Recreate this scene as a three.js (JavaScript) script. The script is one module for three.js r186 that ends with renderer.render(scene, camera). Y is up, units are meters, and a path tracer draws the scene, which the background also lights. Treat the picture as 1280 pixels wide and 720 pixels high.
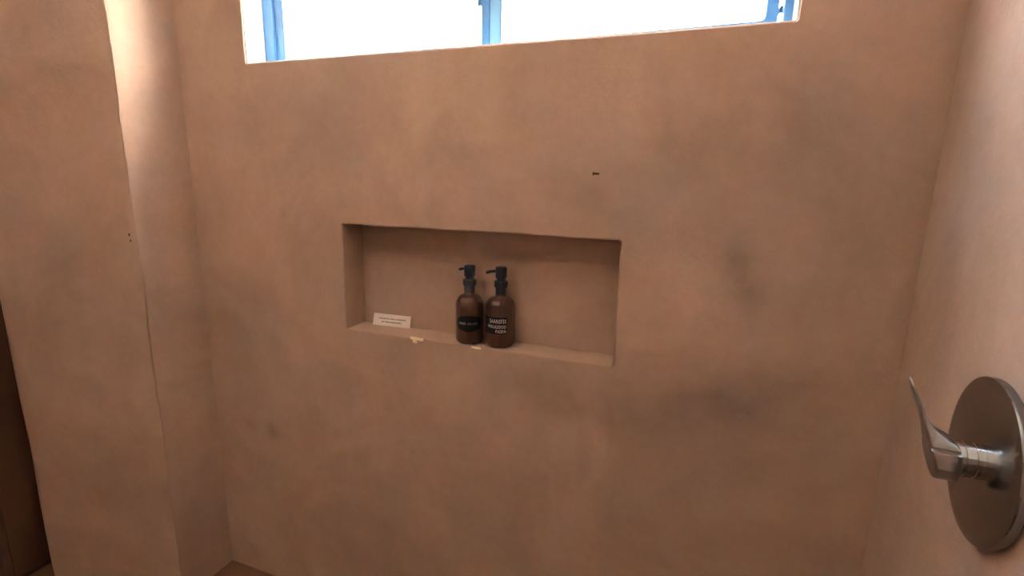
import * as THREE from 'three';
import { RectAreaLightUniformsLib } from 'three/addons/lights/RectAreaLightUniformsLib.js';
import { RoundedBoxGeometry } from 'three/addons/geometries/RoundedBoxGeometry.js';
import { mergeGeometries, mergeVertices, toCreasedNormals } from 'three/addons/utils/BufferGeometryUtils.js';
import { createNoise2D, createNoise3D } from 'simplex-noise';

// ---------------------------------------------------------------- camera, sky, light, exposure
const EYE = 1.32;                                   // height of the lens above the shower floor
const scene = new THREE.Scene();
const camera = new THREE.PerspectiveCamera(2 * Math.atan(360 / 627.4) * 180 / Math.PI, 1280 / 720, 0.05, 60);
camera.position.set(0, EYE, 0);
camera.rotation.set(-0.207454, 0.352271, 0.0222137, 'YXZ');

const renderer = new THREE.WebGLRenderer({ antialias: true });
renderer.toneMapping = THREE.LinearToneMapping;
renderer.toneMappingExposure = 2.6;
renderer.shadowMap.enabled = true;
RectAreaLightUniformsLib.init();

scene.background = new THREE.Color().setRGB(0.66, 0.84, 1.0);   // clear pale blue sky
scene.backgroundIntensity = 7;

// the sun stands along the house front and strikes the pale wing of the house outside, right of the window
const sun = new THREE.DirectionalLight(new THREE.Color().setRGB(1.0, 0.97, 0.92), 1150);
sun.position.set(-7, 6, -2.2); sun.target.position.set(1, 1, -2.5); scene.add(sun, sun.target);
sun.castShadow = true; Object.assign(sun.shadow.camera, { left: -8, right: 8, top: 8, bottom: -8, near: 0.5, far: 25 }); sun.shadow.mapSize.set(2048, 2048);

// daylight entering at the transom window
const WIN = { x0: -1.181, x1: 0.134, y0: 1.616, y1: 2.05 };
const daylight = new THREE.RectAreaLight(new THREE.Color().setRGB(0.66, 0.84, 1.0), 3, WIN.x1 - WIN.x0 - 0.02, WIN.y1 - WIN.y0 - 0.02);
daylight.position.set((WIN.x0 + WIN.x1) / 2, (WIN.y0 + WIN.y1) / 2, -1.26);
daylight.lookAt((WIN.x0 + WIN.x1) / 2, (WIN.y0 + WIN.y1) / 2, 0);
scene.add(daylight);
// warm light from the square ceiling panel of the bathroom, over the shower's open side (its fitting is built with the ceiling)
const PANEL = { x: -1.02, z: 0.06, size: 0.6, y: 2.38 };
const warmth = new THREE.Color().setRGB(1.0, 0.735, 0.54);
const lamp = new THREE.RectAreaLight(warmth, 2.35, PANEL.size - 0.04, PANEL.size - 0.04);
lamp.position.set(PANEL.x, PANEL.y - 0.035, PANEL.z); lamp.lookAt(PANEL.x, 0, PANEL.z); scene.add(lamp);

// ---------------------------------------------------------------- helpers
let seed = 7;
const rnd = () => { seed = (seed * 1664525 + 1013904223) >>> 0; return seed / 4294967296; };
const n2 = createNoise2D(rnd), n3 = createNoise3D(rnd);
const smooth = (a, b, x) => { const t = Math.min(1, Math.max(0, (x - a) / (b - a))); return t * t * (3 - 2 * t); };

function mesh(name, geometry, material, parent = scene) {
  const m = new THREE.Mesh(geometry, material);
  m.name = name; m.castShadow = true; m.receiveShadow = true;
  parent.add(m);
  return m;
}
function structure(name, geometry, material) { const m = mesh(name, geometry, material); m.userData.kind = 'structure'; return m; }
function thing(name, label, category, position, turn = 0, group) {
  const g = new THREE.Group(); g.name = name; g.position.set(...position); g.rotation.y = turn;
  g.userData = { label, category }; if (group) g.userData.group = group;
  scene.add(g); return g;
}
function box(x0, x1, y0, y1, z0, z1) {
  const g = new THREE.BoxGeometry(x1 - x0, y1 - y0, z1 - z0);
  g.translate((x0 + x1) / 2, (y0 + y1) / 2, (z0 + z1) / 2);
  return g;
}
function rbox(x0, x1, y0, y1, z0, z1, r = 0.002) {
  const g = new RoundedBoxGeometry(x1 - x0, y1 - y0, z1 - z0, 2, r);
  g.translate((x0 + x1) / 2, (y0 + y1) / 2, (z0 + z1) / 2);
  return g;
}
// uv in metres from the dominant direction of each face
function metreUV(g, du = 0, dv = 0) {
  if (g.index) g = g.toNonIndexed();
  const p = g.attributes.position, n = g.attributes.normal, uv = new Float32Array(p.count * 2);
  for (let i = 0; i < p.count; i++) {
    const ax = Math.abs(n.getX(i)), ay = Math.abs(n.getY(i)), az = Math.abs(n.getZ(i));
    const [u, v] = ay > ax && ay > az ? [p.getX(i), p.getZ(i)] : az >= ax ? [p.getX(i), p.getY(i)] : [p.getZ(i), p.getY(i)];
    uv[2 * i] = u + du; uv[2 * i + 1] = v + dv;
  }
  g.setAttribute('uv', new THREE.BufferAttribute(uv, 2));
  return g;
}

// ---------------------------------------------------------------- plaster
// a tileable field sampled on a torus-free blend: noise is mirrored at the tile border, so repeats join
const TILE = 2.6, TX = 1024;
function fbm(x, y, o = 4) { let a = 0, w = 0.5, s = 0; for (let i = 0; i < o; i++) { a += w * n2(x, y); s += w; x = x * 2.03 + 17.1; y = y * 2.03 - 9.7; w *= 0.5; } return a / s; }
// trowel clouds seen on the window wall: [x, y, half width, half height, strength, turn]
const clouds = [
  [0.086, 1.153, 0.035, 0.07, -0.16, 0.25], [-0.004, 1.39, 0.16, 0.09, -0.07, 0.1], [-0.215, 1.285, 0.07, 0.05, -0.06, 0],
  [-0.29, 0.82, 0.2, 0.05, -0.09, -0.3], [0.02, 0.845, 0.16, 0.05, -0.1, 0.15], [0.166, 0.9, 0.12, 0.07, -0.08, 0.3],
  [-1.196, 0.537, 0.03, 0.025, -0.1, 0], [-1.278, 0.545, 0.03, 0.02, -0.07, 0], [-0.56, 0.79, 0.1, 0.07, 0.05, 0],
  [0.21, 1.43, 0.12, 0.1, -0.05, 0], [-1.15, 1.3, 0.14, 0.12, 0.04, 0], [-0.73, 0.6, 0.25, 0.15, 0.05, 0], [-0.6, 1.3, 0.3, 0.05, 0.04, 0], [0.02, 1.08, 0.1, 0.1, 0.05, 0.4], [-0.36, 0.68, 0.18, 0.07, 0.05, 0.2],
];
function plasterTextures(base, withClouds) {
  const data = new Uint8Array(TX * TX * 4);
  for (let j = 0; j < TX; j++) for (let i = 0; i < TX; i++) {
    const x = i / TX * TILE, y = j / TX * TILE;               // texture metres; wall x = x - 1.7 for the window wall
    const wx = x - 1.8, wy = y;
    const q = fbm(wx * 1.3 + 0.7 * fbm(wy * 1.1, wx * 1.1, 2), wy * 1.5 + 40, 4);
    const r = fbm(wx * 5 + 80, wy * 4.2 + 0.8 * q, 3);
    const f = n2(wx * 260, wy * 260), c = fbm(wx * 30, wy * 26, 2);
    let v = 1 + 0.07 * q + 0.035 * r + 0.018 * f + 0.015 * c;
    let hue = 0.5 * fbm(wx * 1.7 + 200, wy * 1.9 - 30, 3);
    if (withClouds) for (const [cx, cy, sx, sy, s, a] of clouds) {
      const dx = wx - cx, dy = wy - cy, ex = (dx * Math.cos(a) + dy * Math.sin(a)) / sx, ey = (dy * Math.cos(a) - dx * Math.sin(a)) / sy;
      const d = ex * ex + ey * ey + 0.6 * fbm(wx * 9 + 7, wy * 9 + cx * 50, 3);
      v += s * Math.exp(-Math.max(0, d));
    }
    const k = 4 * (j * TX + i);
    data[k] = 255 * Math.min(1, base[0] * v * (1 + 0.03 * hue));
    data[k + 1] = 255 * Math.min(1, base[1] * v);
    data[k + 2] = 255 * Math.min(1, base[2] * v * (1 - 0.05 * hue));
    data[k + 3] = 255;
  }
  const t = new THREE.DataTexture(data, TX, TX); t.colorSpace = THREE.SRGBColorSpace;
  t.wrapS = t.wrapT = THREE.MirroredRepeatWrapping; t.magFilter = THREE.LinearFilter; t.minFilter = THREE.LinearMipmapLinearFilter; t.generateMipmaps = true;
  t.repeat.set(1 / TILE, 1 / TILE); t.offset.set(1.8 / TILE, 0); t.needsUpdate = true;
  return t;
}
function plasterBump() {
  const S = 1024, M = 1.3, data = new Uint8Array(S * S * 4);
  const scr = [];
  for (let k = 0; k < 9; k++) scr.push([0.03 + 0.045 * rnd(), 0.1 * rnd(), 0.05 + 0.08 * rnd()]);
  for (let j = 0; j < S; j++) for (let i = 0; i < S; i++) {
    const x = i / S * M, y = j / S * M;
    const h = 0.5 + 0.30 * fbm(x * 6, y * 5, 3) + 0.10 * fbm(x * 60, y * 55, 3) + 0.05 * n2(x * 330, y * 330);
    const k = 4 * (j * S + i), b = 255 * Math.min(1, Math.max(0, h));
    data[k] = data[k + 1] = data[k + 2] = b; data[k + 3] = 255;
  }
  const t = new THREE.DataTexture(data, S, S);
  t.wrapS = t.wrapT = THREE.MirroredRepeatWrapping; t.magFilter = THREE.LinearFilter; t.repeat.set(1 / M, 1 / M); t.needsUpdate = true;
  return t;
}
const bump = plasterBump();
const TINT = [0.698, 0.588, 0.518];
const M = {
  plasterBack: new THREE.MeshPhysicalMaterial({ map: plasterTextures(TINT, true), bumpMap: bump, bumpScale: 0.0025, roughness: 0.62, specularIntensity: 0.5 }),
  plaster: new THREE.MeshPhysicalMaterial({ map: plasterTextures(TINT, false), bumpMap: bump, bumpScale: 0.0025, roughness: 0.62, specularIntensity: 0.5 }),
  ceiling: new THREE.MeshStandardMaterial({ color: 0xe4ded6, roughness: 0.9 }),
  floor: new THREE.MeshStandardMaterial({ color: 0x6b4a35, roughness: 0.55 }),
  ground: new THREE.MeshStandardMaterial({ color: 0xb8b2a6, roughness: 1 }),
  frame: new THREE.MeshStandardMaterial({ color: 0x4578a9, roughness: 0.45 }),
  frameSeal: new THREE.MeshStandardMaterial({ color: 0x82b4d6, roughness: 0.8 }),
  glass: new THREE.MeshPhysicalMaterial({ color: 0xffffff, transmission: 1, roughness: 0, thickness: 0, ior: 1.5 }),
  glow: new THREE.MeshStandardMaterial({ color: 0xf4f0e8, emissive: warmth, emissiveIntensity: 0.6, roughness: 0.8 }),
  reveal: new THREE.MeshStandardMaterial({ color: 0xf0eeea, roughness: 0.85 }),
  render: new THREE.MeshStandardMaterial({ color: 0xf2ece0, roughness: 0.95 }),
  wood: new THREE.MeshStandardMaterial({ color: 0x4a2c1d, roughness: 0.6 }),
  metal: new THREE.MeshPhysicalMaterial({ color: new THREE.Color().setRGB(0.66, 0.64, 0.62), metalness: 1, roughness: 0.08 }),
  metalPlate: new THREE.MeshPhysicalMaterial({ color: new THREE.Color().setRGB(0.28, 0.285, 0.29), metalness: 1, roughness: 0.2 }),
  metalSatin: new THREE.MeshPhysicalMaterial({ color: new THREE.Color().setRGB(0.50, 0.48, 0.465), metalness: 1, roughness: 0.3 }),
  gasket: new THREE.MeshStandardMaterial({ color: 0x17120f, roughness: 0.8 }),
  amber: new THREE.MeshPhysicalMaterial({ color: 0x45281f, roughness: 0.3 }),
  pump: new THREE.MeshPhysicalMaterial({ color: 0x182438, roughness: 0.38 }),
  chip: new THREE.MeshStandardMaterial({ color: 0xf3e2c6, roughness: 0.9 }),
  nick: new THREE.MeshStandardMaterial({ color: 0x4a2e22, roughness: 1 }),
};

// ---------------------------------------------------------------- window wall with transom opening and soap niche
const BACK = -1.1, NICHE = { x0: -0.891, x1: -0.154, y0: 0.911, y1: 1.203, depth: 0.088 };
function wobblyRect(x0, x1, y0, y1, radii, amp, phase) {             // anticlockwise, corner radii from lower left
  const pts = [], arc = (cx, cy, r, a0) => { for (let k = 0; k <= 5; k++) { const a = a0 + k / 5 * Math.PI / 2; pts.push([cx + r * Math.cos(a), cy + r * Math.sin(a), 0]); } };
  const edge = (ax, ay, bx, by, nx, ny) => { const L = Math.hypot(bx - ax, by - ay), n = Math.round(L / 0.02); for (let k = 1; k < n; k++) { const t = k / n, e = Math.min(1, 8 * Math.min(t, 1 - t)); const w = e * amp * (n2(phase + t * L * 9, nx * 3 + ny) + 0.5 * n2(phase + t * L * 31, nx - ny * 4)); pts.push([ax + t * (bx - ax) + nx * w, ay + t * (by - ay) + ny * w]); } };
  const [a, b, c, d] = radii;
  arc(x0 + a, y0 + a, a, Math.PI); edge(x0 + a, y0, x1 - b, y0, 0, 1);
  arc(x1 - b, y0 + b, b, -Math.PI / 2); edge(x1, y0 + b, x1, y1 - c, 1, 0);
  arc(x1 - c, y1 - c, c, 0); edge(x1 - c, y1, x0 + d, y1, 0, 1);
  arc(x0 + d, y1 - d, d, Math.PI / 2); edge(x0, y1 - d, x0, y0 + a, 1, 0);
  return pts.map(([x, y]) => new THREE.Vector2(x, y));
}
const windowHole = () => new THREE.Path(wobblyRect(WIN.x0, WIN.x1, WIN.y0, WIN.y1, [0.004, 0.006, 0.006, 0.004], 0.0008, 3).reverse());
const nicheHole = new THREE.Path(wobblyRect(NICHE.x0, NICHE.x1, NICHE.y0, NICHE.y1, [0.003, 0.008, 0.008, 0.004], 0.0016, 11).reverse());
function wallShape() { return new THREE.Shape([new THREE.Vector2(-1.75, -0.12), new THREE.Vector2(0.55, -0.12), new THREE.Vector2(0.55, 2.5), new THREE.Vector2(-1.75, 2.5)]); }
const sA = wallShape(); sA.holes.push(windowHole(), nicheHole);
const BV = 0.0035;
const gA = new THREE.ExtrudeGeometry(sA, { depth: NICHE.depth - 2 * BV, bevelEnabled: true, bevelThickness: BV, bevelSize: BV, bevelOffset: -BV, bevelSegments: 3, curveSegments: 6 });
gA.translate(0, 0, BACK - NICHE.depth + BV);
const sB = wallShape(); sB.holes.push(windowHole());
const gB = new THREE.ExtrudeGeometry(sB, { depth: 0.06, bevelEnabled: false });
gB.translate(0, 0, BACK - NICHE.depth - 0.06);
const wallBack = structure('wall_back', metreUV(mergeGeometries([gA, gB].map((g) => { const h = g.index ? g.toNonIndexed() : g; return h; }))), M.plasterBack);

// flakes knocked off the niche lip, and small marks in the plaster
function flake(w, h, d, s) {
  const sh = new THREE.Shape(), n = 12;
  for (let k = 0; k < n; k++) { const a = k / n * Math.PI * 2, r = 1 + 0.28 * n2(k * 1.7, s); const x = w / 2 * r * Math.sign(Math.cos(a)) * Math.abs(Math.cos(a)) ** 0.6, y = h / 2 * r * Math.sin(a); k ? sh.lineTo(x, y) : sh.moveTo(x, y); }
  sh.closePath();
  return new THREE.ExtrudeGeometry(sh, { depth: d, bevelEnabled: true, bevelThickness: d * 0.4, bevelSize: 0.0006, bevelSegments: 1 });
}
function put(name, g, mat, x, y, z, rx = 0, rz = 0) { const m = mesh(name, g, mat, wallBack); m.position.set(x, y, z); m.rotation.set(rx, 0, rz); return m; }
put('plaster_chip', flake(0.046, 0.0065, 0.004, 1), M.chip, -0.668, 0.9105, BACK - 0.0035, -0.35, -0.03);
put('plaster_chip', flake(0.013, 0.006, 0.002, 5), M.chip, -0.674, 0.9035, BACK - 0.001, 0, -0.2);
put('plaster_chip', flake(0.024, 0.005, 0.003, 9), M.chip, -0.497, 0.910, BACK - 0.002, -0.5, -0.04);
// trowelled lip round the niche
const lipPts = wobblyRect(NICHE.x0, NICHE.x1, NICHE.y0, NICHE.y1, [0.003, 0.008, 0.008, 0.004], 0.0016, 11).filter((p) => p.x > NICHE.x0 + 0.0025).map((p) => new THREE.Vector3(p.x, p.y, BACK - 0.0012));
mesh('niche_lip', metreUV(new THREE.TubeGeometry(new THREE.CatmullRomCurve3(lipPts, false, 'centripetal'), 600, 0.0012, 6)), M.plasterBack, wallBack);
for (const [x, y0, y1] of [[-0.963, 0.955, 1.085], [-0.947, 0.94, 1.07], [-0.932, 0.95, 1.08], [-0.914, 0.93, 1.09]]) {   // trowel drags beside the niche
  const c = new THREE.CatmullRomCurve3([0, 0.35, 0.7, 1].map((t, k) => new THREE.Vector3(x + 0.0015 * n2(k, x * 40) - 0.004 * t, y0 + t * (y1 - y0), BACK - (k % 3 ? 0.0002 : 0.0016))));
  mesh('trowel_drag', metreUV(new THREE.TubeGeometry(c, 16, 0.0012, 6)), M.plasterBack, wallBack);
}
put('plaster_nick', flake(0.013, 0.0035, 0.0006, 14), M.nick, -0.217, 1.342, BACK - 0.0004, 0, -0.1);
put('plaster_nick', flake(0.004, 0.006, 0.0006, 15), M.nick, -0.223, 1.342, BACK - 0.0004);

// ---------------------------------------------------------------- left return and angled pier, one hand-plastered mass
{
  const TH = 12.5 * Math.PI / 180, xL = -1.428, zC = -0.9218, W = 0.50;
  const c = [xL, zC], l = [xL - W * Math.cos(TH), zC + W * Math.sin(TH)];
  const pts = [];
  const fillet = (p, a, b, r, n) => {                                  // rounded corner at p between neighbours a and b
    const P = new THREE.Vector2(...p), A = new THREE.Vector2(...a).sub(P).normalize(), B = new THREE.Vector2(...b).sub(P).normalize();
    const half = Math.acos(A.dot(B)) / 2, t = r / Math.tan(half), C = P.clone().add(A.clone().add(B).normalize().multiplyScalar(r / Math.sin(half)));
    const s = P.clone().addScaledVector(A, t).sub(C), e = P.clone().addScaledVector(B, t).sub(C);
    const a0 = Math.atan2(s.y, s.x); let da = Math.atan2(e.y, e.x) - a0; da = Math.atan2(Math.sin(da), Math.cos(da));
    for (let k = 0; k <= n; k++) pts.push(new THREE.Vector2(C.x + r * Math.cos(a0 + da * k / n), C.y + r * Math.sin(a0 + da * k / n)));
  };
  const back = [xL, -1.2], lb = [l[0] - 0.03, -1.85];
  pts.push(new THREE.Vector2(...back));
  for (let k = 1; k < 10; k++) pts.push(new THREE.Vector2(xL, -1.2 + k / 10 * (zC + 1.2 - 0.01)));
  fillet(c, back, l, 0.005, 6);
  for (let k = 1; k < 12; k++) pts.push(new THREE.Vector2(c[0] + (l[0] - c[0]) * k / 12, c[1] + (l[1] - c[1]) * k / 12));
  fillet(l, c, lb, 0.03, 8);
  pts.push(new THREE.Vector2(...lb), new THREE.Vector2(xL - 0.02, -1.85));
  // plan drawn as (x, -z) so that the extrusion stands up after a quarter turn
  const sh = new THREE.Shape(pts.map((p) => new THREE.Vector2(p.x, -p.y)));
  let g = new THREE.ExtrudeGeometry(sh, { depth: 2.6, steps: 90, bevelEnabled: false });
  g.rotateX(-Math.PI / 2); g.translate(0, -0.12, 0);
  const p = g.attributes.position;
  for (let i = 0; i < p.count; i++) {
    const x = p.getX(i), y = p.getY(i), z = p.getZ(i);
    const near = Math.exp(-(((x - xL) / 0.12) ** 2 + ((z - zC) / 0.06) ** 2));
    const w = 0.0045 * n2(y * 3.2, 5) + 0.0015 * n2(y * 14, 9);
    p.setX(i, x + w * near + 0.002 * n3(x * 3, y * 3, z * 3)); p.setZ(i, z + (z > -1.05 ? 0.002 * n3(x * 3 + 9, y * 2.5, z * 3) : 0));
  }
  g = g.toNonIndexed ? g : g; g.deleteAttribute('uv');
  g = toCreasedNormals(mergeVertices(g, 1e-5), 0.9);
  const wl = structure('wall_left', metreUV(g, 3.1, 0.4), M.plaster);
  // trowelled bead along the convex corner
  const edge = []; for (let k = 0; k <= 110; k++) { const y = 0.0 + k / 110 * 2.375; const w = 0.0045 * n2(y * 3.2, 5) + 0.0015 * n2(y * 14, 9); edge.push(new THREE.Vector3(xL - 0.0012 + w * 0.97 + 0.0006 * n2(y * 40, 2) + 0.002 * n3(xL * 3, y * 3, zC * 3), y, zC - 0.0008 + 0.002 * n3(xL * 3 + 9, y * 2.5, zC * 3))); }
  mesh('corner_bead', metreUV(new THREE.TubeGeometry(new THREE.CatmullRomCurve3(edge), 330, 0.0022, 8), 3.1, 0.4), M.plaster, wl);
  const nk = mesh('plaster_nick', flake(0.003, 0.007, 0.0008, 21), M.nick, wl); nk.position.set(-1.447, 1.158, -0.9155); nk.rotation.y = TH;
  const nk2 = mesh('plaster_nick', flake(0.002, 0.005, 0.0008, 25), M.nick, wl); nk2.position.set(-1.445, 1.142, -0.9158); nk2.rotation.y = TH;
}

// ---------------------------------------------------------------- right wall, turned five degrees in towards the room
const RW = new THREE.Group(); RW.position.set(0.3806, 0, BACK); RW.rotation.y = -5 * Math.PI / 180;   // local z runs along the wall, local -x into the room
{
  const g = box(0, 0.14, -0.12, 2.5, -0.1, 3.0);
  const m = structure('wall_right', metreUV(g, 6.3, 1.1), M.plaster);
  m.position.copy(RW.position); m.rotation.copy(RW.rotation);
}
structure('wall_rear', metreUV(box(-3.4, 0.6, -0.12, 2.5, 1.6, 1.74), 1.2, 2), M.plaster);
structure('wall_side', metreUV(box(-3.4, -3.26, -0.12, 2.5, -1.9, 1.6), 4, 0.7), M.plaster);
structure('wall_alcove', metreUV(box(-3.4, -1.6, -0.12, 2.5, -1.95, -1.8), 2, 0.7), M.plaster);
{
  const d = new THREE.Group(); d.name = 'door_1'; d.userData.kind = 'structure'; scene.add(d);   // dark wooden door standing open beside the pier
  mesh('leaf', rbox(-2.02, -1.98, 0.01, 2.05, -1.3, -0.42, 0.003), M.wood, d);
  for (const z of [-1.08, -0.86, -0.64]) mesh('batten', rbox(-1.981, -1.975, 0.02, 2.04, z - 0.1, z + 0.1, 0.002), M.wood, d);
}
structure('floor', metreUV(mergeGeometries([box(-3.4, 0.7, -0.12, 0, -1.25, 1.74), box(-3.4, -1.45, -0.12, 0, -2.0, -1.25)])), M.floor);
structure('ceiling', metreUV(mergeGeometries([box(-3.4, 0.7, PANEL.y, 2.5, -1.25, 1.74), box(-3.4, -1.45, PANEL.y, 2.5, -2.0, -1.25)])), M.ceiling);
{
  const g = thing('ceiling_light', 'square white ceiling light panel with glowing diffuser', 'ceiling light', [PANEL.x, PANEL.y, PANEL.z]), h = PANEL.size / 2, e = 0.018;
  mesh('frame', mergeGeometries([box(-h, h, -0.03, 0, -h, -h + e), box(-h, h, -0.03, 0, h - e, h), box(-h, -h + e, -0.03, 0, -h + e, h - e), box(h - e, h, -0.03, 0, -h + e, h - e)]), M.ceiling, g);
  mesh('diffuser', box(-h + e, h - e, -0.026, -0.004, -h + e, h - e), M.glow, g);
}
structure('wall_wing', box(0.5, 0.7, -0.14, 4.6, -6, -1.25), M.render);
structure('ground_outside', box(-9, 9, -0.2, -0.14, -14, -1.26), M.ground);

// ---------------------------------------------------------------- sliding transom window
{
  const w = new THREE.Group(); w.name = 'window_1'; w.userData.kind = 'structure'; scene.add(w);
  const z1 = -1.168, z0 = -1.235, { x0, x1, y0, y1 } = WIN;
  const RV = 0.003, zr = BACK - 0.0045;                              // white painted returns lining the opening
  mesh('reveal', box(x0 - 0.001, x0 + RV, y0, y1, z0, zr), M.reveal, w); mesh('reveal', box(x1 - RV, x1 + 0.001, y0, y1, z0, zr), M.reveal, w);
  mesh('reveal', box(x0, x1, y1 - RV, y1 + 0.001, z0, zr), M.reveal, w); mesh('reveal', box(x0, x1, y0 - 0.001, y0 + RV, z0, zr), M.reveal, w);
  mesh('frame_jamb', mergeGeometries([rbox(x0, x0 + 0.036, y0, y1, z0, z1), rbox(x0 + 0.034, x0 + 0.066, y0, y1, z0, z1 - 0.008)]), M.frame, w);
  mesh('frame_jamb', rbox(0.1155, x1, y0, y1, z0, z1), M.frame, w);
  mesh('frame_sill', rbox(x0, x1, y0, y0 + 0.016, z0, z1 - 0.004), M.frame, w);
  mesh('frame_head', rbox(x0, x1, y1 - 0.022, y1, z0, z1), M.frame, w);
  // fixed light on the left, sliding sash on the right with rounded inner corners
  const glassA = mesh('pane', box(x0 + 0.06, -0.515, y0 + 0.012, y1 - 0.02, -1.206, -1.203), M.glass, w);
  const stile = mesh('meeting_stile', mergeGeometries([rbox(-0.5225, -0.503, y0 + 0.01, y1 - 0.01, z0, z1 - 0.004), rbox(-0.5335, -0.5215, 1.722, 1.80, z0 + 0.02, z1 - 0.006, 0.002)]), M.frame, w);
  // brush seal: a strip whose free edge is a row of small tufts
  const s = new THREE.Shape(); s.moveTo(-0.5035, y0 + 0.022); s.lineTo(-0.5, y0 + 0.018); s.lineTo(-0.474, y0 + 0.018);
  for (let y = y0 + 0.018, k = 0; y < y1 - 0.02; y += 0.0045, k++) { s.lineTo(-0.470 + 0.002 * n2(k, 3), y + 0.003); s.lineTo(-0.4745, y + 0.0045); }
  s.lineTo(-0.5035, y1 - 0.02); s.closePath();
  mesh('brush_seal', new THREE.ExtrudeGeometry(s, { depth: 0.012, bevelEnabled: false }).translate(0, 0, z1 - 0.022), M.frameSeal, stile);
  const sash = new THREE.Shape(), a = -0.476, b = 0.107, yb = y0 + 0.004, yt = y1 - 0.008;
  sash.moveTo(a, yb); sash.lineTo(b, yb); sash.lineTo(b, yt); sash.lineTo(a, yt); sash.closePath();
  const q = new THREE.Path(), xi = 0.0845, yl = y0 + 0.0200, yr = y0 + 0.0255, yi = y1 - 0.026, r = 0.012;
  q.moveTo(a + 0.004, yl); q.lineTo(a + 0.004, yi); q.lineTo(xi - r, yi); q.quadraticCurveTo(xi, yi, xi, yi - r); q.lineTo(xi, yr + r); q.quadraticCurveTo(xi, yr, xi - r, yr); q.closePath();
  sash.holes.push(q);
  const sg = new THREE.ExtrudeGeometry(sash, { depth: 0.022, bevelEnabled: true, bevelThickness: 0.002, bevelSize: 0.002, bevelOffset: -0.002, bevelSegments: 2 }).translate(0, 0, z1 - 0.03);
  const sm = mesh('sash', sg, M.frame, w);
  mesh('pane', box(a + 0.004, xi + 0.005, y0 + 0.012, y1 - 0.02, z1 - 0.022, z1 - 0.019), M.glass, sm);
  mesh('catch', rbox(0.1085, 0.1145, 1.655, 1.668, z1 - 0.03, z1 - 0.014, 0.0015), M.frame, sm);
}

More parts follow.
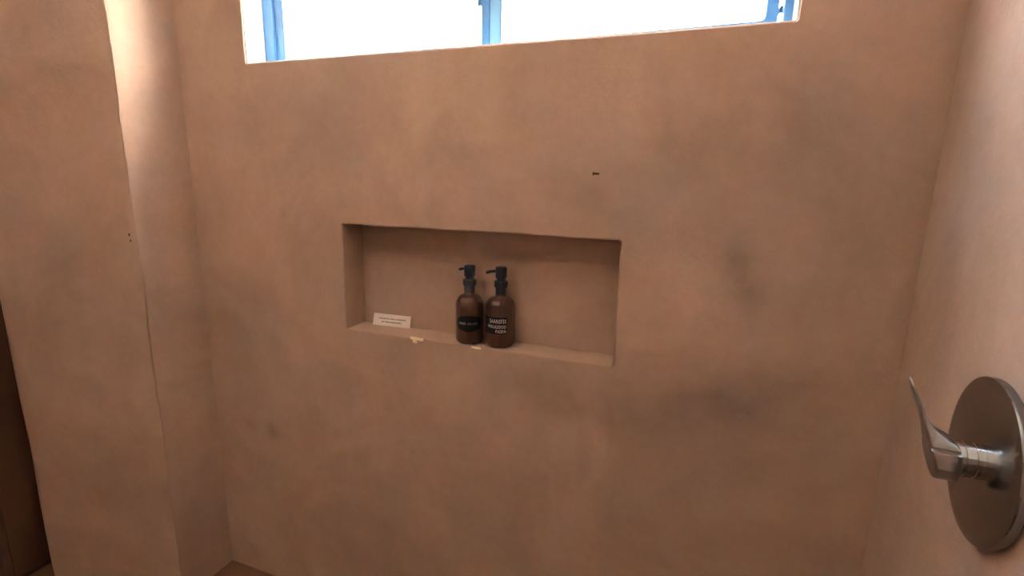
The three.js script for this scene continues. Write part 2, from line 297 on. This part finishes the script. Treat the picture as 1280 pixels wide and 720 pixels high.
// ---------------------------------------------------------------- shower valve on the right wall
{
  const g = thing('shower_valve', 'brushed nickel shower valve with round plate and upright curved lever on plaster wall', 'shower valve', [0, 0, 0]);
  const u = 0.408, y = EYE - 0.306;
  g.position.copy(new THREE.Vector3(0, y, u).applyEuler(RW.rotation).add(RW.position));
  g.rotation.y = -5 * Math.PI / 180 - Math.PI / 2;                 // local +z points out of the wall, local +x along it away from the corner side
  const lathe = (pts, seg = 96) => { const l = new THREE.LatheGeometry(pts.map(([a, b]) => new THREE.Vector2(a, b)), seg); l.rotateX(Math.PI / 2); return toCreasedNormals(l, 0.5); };
  const R = 0.0966;
  mesh('gasket', lathe([[0, 0], [R - 0.004, 0], [R - 0.004, 0.004], [0, 0.004]]), M.gasket, g);
  mesh('escutcheon', lathe([[R - 0.001, 0.0025], [R + 0.0008, 0.0032], [R + 0.0012, 0.0045], [R + 0.0012, 0.0112], [R + 0.0007, 0.0124], [R - 0.0006, 0.0129], [R - 0.0035, 0.0134], [0.0845, 0.0149], [0.0835, 0.015], [0.02, 0.015], [0, 0.015]], 128), M.metalPlate, g);
  const yo = -0.003;
  const stem = mesh('stem', lathe([[0.0205, 0.013], [0.0205, 0.0185], [0.0198, 0.019], [0.0198, 0.0195], [0.0205, 0.02], [0.0205, 0.0285], [0.0195, 0.029], [0.0195, 0.0296], [0.0202, 0.03], [0.0202, 0.038], [0, 0.038]]), M.metal, g);
  stem.position.y = yo;
  // lever: sections stacked along its height, each a rounded block between its inner and outer face
  const prof = [], hubY = -0.004, hubR = 0.0278;                    // [height, inner face, outer face, half width, squareness]
  const face = (h) => 0.0525 + (h + 0.0318) * 0.272;
  for (let k = 0; k <= 26; k++) { const a = 0.06 + k / 26 * 1.98, h = hubY - hubR * Math.cos(a); prof.push([h, 0.0332 + 0.0008 * smooth(1.5, 2.04, a), face(h), hubR * Math.sin(a), 9]); }
  prof.push([0.0145, 0.0355, 0.0654, 0.0216, 7], [0.0185, 0.0400, 0.0668, 0.0192, 6], [0.0225, 0.0470, 0.0680, 0.0169, 5], [0.027, 0.0550, 0.0694, 0.0149, 4.2], [0.033, 0.0617, 0.0715, 0.0128, 3.6],
    [0.041, 0.0672, 0.0744, 0.0110, 3.2], [0.052, 0.0727, 0.0788, 0.0097, 3], [0.063, 0.0781, 0.0836, 0.0090, 2.8], [0.074, 0.0830, 0.0882, 0.0087, 2.6], [0.081, 0.0859, 0.0910, 0.0082, 2.5], [0.0850, 0.0876, 0.0922, 0.0066, 2.4], [0.0872, 0.0888, 0.0922, 0.0042, 2.2], [0.088, 0.0898, 0.0916, 0.0012, 2]);
  const curve = new THREE.CatmullRomCurve3(prof.map((s) => new THREE.Vector3(s[0], s[1], s[2])), false, 'centripetal');
  const cw = new THREE.CatmullRomCurve3(prof.map((s) => new THREE.Vector3(s[0], s[3], s[4])), false, 'centripetal');
  const N = 180, K = 96, pos = [], idx = [];
  for (let i = 0; i <= N; i++) {
    const t = i / N, a = curve.getPoint(t), b = cw.getPoint(t);
    const cz = (a.y + a.z) / 2, dz = Math.max(0.0004, Math.abs(a.z - a.y) / 2), w = Math.max(0.0004, b.y), e = 2 / Math.max(2, b.z);
    for (let k = 0; k < K; k++) {
      const an = k / K * Math.PI * 2, c = Math.cos(an), s = Math.sin(an);
      pos.push(w * Math.sign(c) * Math.abs(c) ** e, a.x, cz + dz * Math.sign(s) * Math.abs(s) ** e);
    }
  }
  for (let i = 0; i < N; i++) for (let k = 0; k < K; k++) { const p = i * K + k, q = i * K + (k + 1) % K; idx.push(p, p + K, q, q, p + K, q + K); }
  for (const [r0, flip] of [[0, 0], [N * K, 1]]) { const c = pos.length / 3; let y0 = pos[r0 * 3 + 1], z0 = 0; for (let k = 0; k < K; k++) z0 += pos[(r0 + k) * 3 + 2] / K; pos.push(0, y0, z0); for (let k = 0; k < K; k++) { const a = r0 + k, b = r0 + (k + 1) % K; flip ? idx.push(a, c, b) : idx.push(a, b, c); } }
  let lg = new THREE.BufferGeometry(); lg.setAttribute('position', new THREE.Float32BufferAttribute(pos, 3)); lg.setIndex(idx); lg = toCreasedNormals(lg, 0.55);
  mesh('lever_handle', lg, M.metalSatin, g);
}

// ---------------------------------------------------------------- pump bottles in the niche
function canvas(w, h, draw) { const c = document.createElement('canvas'); c.width = w; c.height = h; draw(c.getContext('2d')); const t = new THREE.CanvasTexture(c); t.colorSpace = THREE.SRGBColorSpace; return t; }
function bottle(label, x, z, R, scaleY, spoutTurn, name) {
  const g = thing(name, label, 'bottle', [x, NICHE.y0 + 0.0005, z], 0, 'pump bottles in the wall niche');
  const L = (pts, seg = 120) => toCreasedNormals(new THREE.LatheGeometry(pts.map(([a, b]) => new THREE.Vector2(a, b * scaleY)), seg), 0.8);
  const body = [[0, 0.002], [R - 0.014, 0.002]];
  for (let k = 0; k <= 8; k++) { const a = -Math.PI / 2 + k / 8 * Math.PI / 2; body.push([R - 0.012 + 0.012 * Math.cos(a), 0.0125 + 0.0125 * Math.sin(a)]); }
  for (let k = 0; k <= 12; k++) { const a = k / 12 * Math.PI / 2 * 0.93; body.push([R - 0.0225 + 0.0225 * Math.cos(a), 0.099 + 0.0285 * Math.sin(a)]); }
  body.push([0.0135, 0.1305], [0.0128, 0.134], [0.0128, 0.14], [0, 0.14]);
  mesh('body', L(body), M.amber, g);
  const pump = mesh('collar', L([[0, 0.134], [0.0138, 0.134], [0.0138, 0.1505], [0.0163, 0.151], [0.0168, 0.152], [0.0168, 0.165], [0.0163, 0.1662], [0.0125, 0.1665], [0.0125, 0.168], [0, 0.168]]), M.pump, g);
  for (let k = 0; k < 28; k++) { const a = k / 28 * Math.PI * 2, b = rbox(-0.0007, 0.0007, 0.1525 * scaleY, 0.1645 * scaleY, 0.0164, 0.0172, 0.0003); b.rotateY(a); (pump.userData.ribs ??= []).push(b); }
  mesh('rib', mergeGeometries(pump.userData.ribs), M.pump, pump).name = 'ribbing'; delete pump.userData.ribs;
  mesh('pump_neck', L([[0, 0.167], [0.0113, 0.167], [0.0113, 0.176], [0, 0.176]], 48), M.pump, g);
  const head = mesh('pump_head', L([[0, 0.1745], [0.0135, 0.1748], [0.0142, 0.1758], [0.0145, 0.199], [0.0138, 0.2014], [0.011, 0.2024], [0, 0.2026]], 48), M.pump, g);
  const path = new THREE.CatmullRomCurve3([[0.008, 0.1915], [0.02, 0.191], [0.03, 0.1895], [0.0375, 0.1872]].map(([a, b]) => new THREE.Vector3(a * Math.cos(spoutTurn), b * scaleY, -a * Math.sin(spoutTurn))));
  mesh('spout', new THREE.TubeGeometry(path, 20, 0.0036, 14), M.pump, head);
  return g;
}
// a patch of the bottle's side: angles measured from +z towards +x, optionally cut to an oval
function wrapLabel(R, a0, a1, y0, y1, oval, scaleY) {
  const nu = 48, nv = 16, pos = [], uv = [], idx = [];
  for (let j = 0; j <= nv; j++) for (let i = 0; i <= nu; i++) {
    let s = 2 * i / nu - 1; const t = 2 * j / nv - 1;
    if (oval) s *= Math.max(0.02, (1 - Math.abs(t) ** 2.6)) ** (1 / 2.6);
    const a = (a0 + a1) / 2 + s * (a1 - a0) / 2;
    pos.push(R * Math.sin(a), ((y0 + y1) / 2 + t * (y1 - y0) / 2) * scaleY, R * Math.cos(a)); uv.push((s + 1) / 2, (t + 1) / 2);
  }
  for (let j = 0; j < nv; j++) for (let i = 0; i < nu; i++) { const p = j * (nu + 1) + i; idx.push(p, p + 1, p + nu + 1, p + 1, p + nu + 2, p + nu + 1); }
  const g = new THREE.BufferGeometry(); g.setAttribute('position', new THREE.Float32BufferAttribute(pos, 3)); g.setAttribute('uv', new THREE.Float32BufferAttribute(uv, 2)); g.setIndex(idx); g.computeVertexNormals();
  return g;
}
const D2 = Math.PI / 180;
{
  const R = 0.0355, x = -0.534, z = -1.139, to = Math.atan2(-x, -z);         // angle that faces the camera's side of the room
  const b = bottle('amber pump bottle with a black oval label', x, z, R, 0.995, -(90 + 112) * D2, 'pump_bottle');
  const t = canvas(512, 256, (c) => {
    c.fillStyle = '#090c13'; c.fillRect(0, 0, 512, 256);
    c.fillStyle = '#8d8784'; c.textAlign = 'center'; c.textBaseline = 'middle';
    c.font = 'bold 50px sans-serif'; c.fillText('HNNO', 120, 124); c.font = '44px sans-serif'; c.fillText('(PRC-COU)', 330, 126);
  });
  mesh('label', wrapLabel(R + 0.0004, to - 57 * D2, to + 53 * D2, 0.036, 0.078, true, 0.995), new THREE.MeshPhysicalMaterial({ map: t, roughness: 0.7, specularIntensity: 0.4 }), b);
}
{
  const R = 0.0368, x = -0.4515, z = -1.1475, to = Math.atan2(-x, -z);
  const b = bottle('amber pump bottle with white hand lettering on a square label', x, z, R, 1.0, -(90 + 66) * D2, 'pump_bottle_001');
  const t = canvas(640, 320, (c) => {
    c.fillStyle = '#14141b'; c.fillRect(0, 0, 640, 320);
    c.fillStyle = '#d9d2d2'; c.textAlign = 'right'; c.textBaseline = 'alphabetic';
    const line = (s, px, y, x1, wx) => { c.save(); c.translate(x1, y); c.scale(wx, 1); c.font = `${px}px sans-serif`; c.fillText(s, 0, 0); c.restore(); };
    line('SAANIFIX', 104, 112, 622, 0.95); line('HNSUGIDOO', 82, 208, 622, 0.98); line('PAIIEN', 82, 296, 622, 1.0);
  });
  mesh('label', wrapLabel(R + 0.0004, to - 82 * D2, to + 27 * D2, 0.038, 0.081, false, 1), new THREE.MeshPhysicalMaterial({ map: t, roughness: 0.7, specularIntensity: 0.4 }), b);
}

// ---------------------------------------------------------------- small printed card leaning in the niche
{
  const g = thing('printed_card', 'small white card with two printed lines leaning in the niche corner', 'card', [-0.794, NICHE.y0 + 0.0006, -1.1695], 0.06);
  const W = 0.118, H = 0.034, lean = -0.30;
  const c = mesh('card', rbox(-W / 2, W / 2, 0, H, -0.0018, 0, 0.0005), new THREE.MeshStandardMaterial({ color: 0xe9dcd6, roughness: 0.8 }), g);
  c.rotation.x = lean;
  const t = canvas(944, 272, (k) => {
    k.fillStyle = '#e9dcd6'; k.fillRect(0, 0, 944, 272); k.fillStyle = '#2d1a18'; k.textAlign = 'center'; k.textBaseline = 'middle'; k.font = 'bold 46px sans-serif';
    k.fillText('CIANSEREELE ANN LA EINNEEEE', 480, 104, 760); k.fillText('SET FIPNFARMANNDER', 470, 182, 560);
  });
  const f = new THREE.PlaneGeometry(W - 0.001, H - 0.001); f.translate(0, H / 2, 0.0002);
  const p = mesh('print', f, new THREE.MeshStandardMaterial({ map: t, roughness: 0.8 }), g); p.rotation.x = lean;
}

renderer.render(scene, camera);
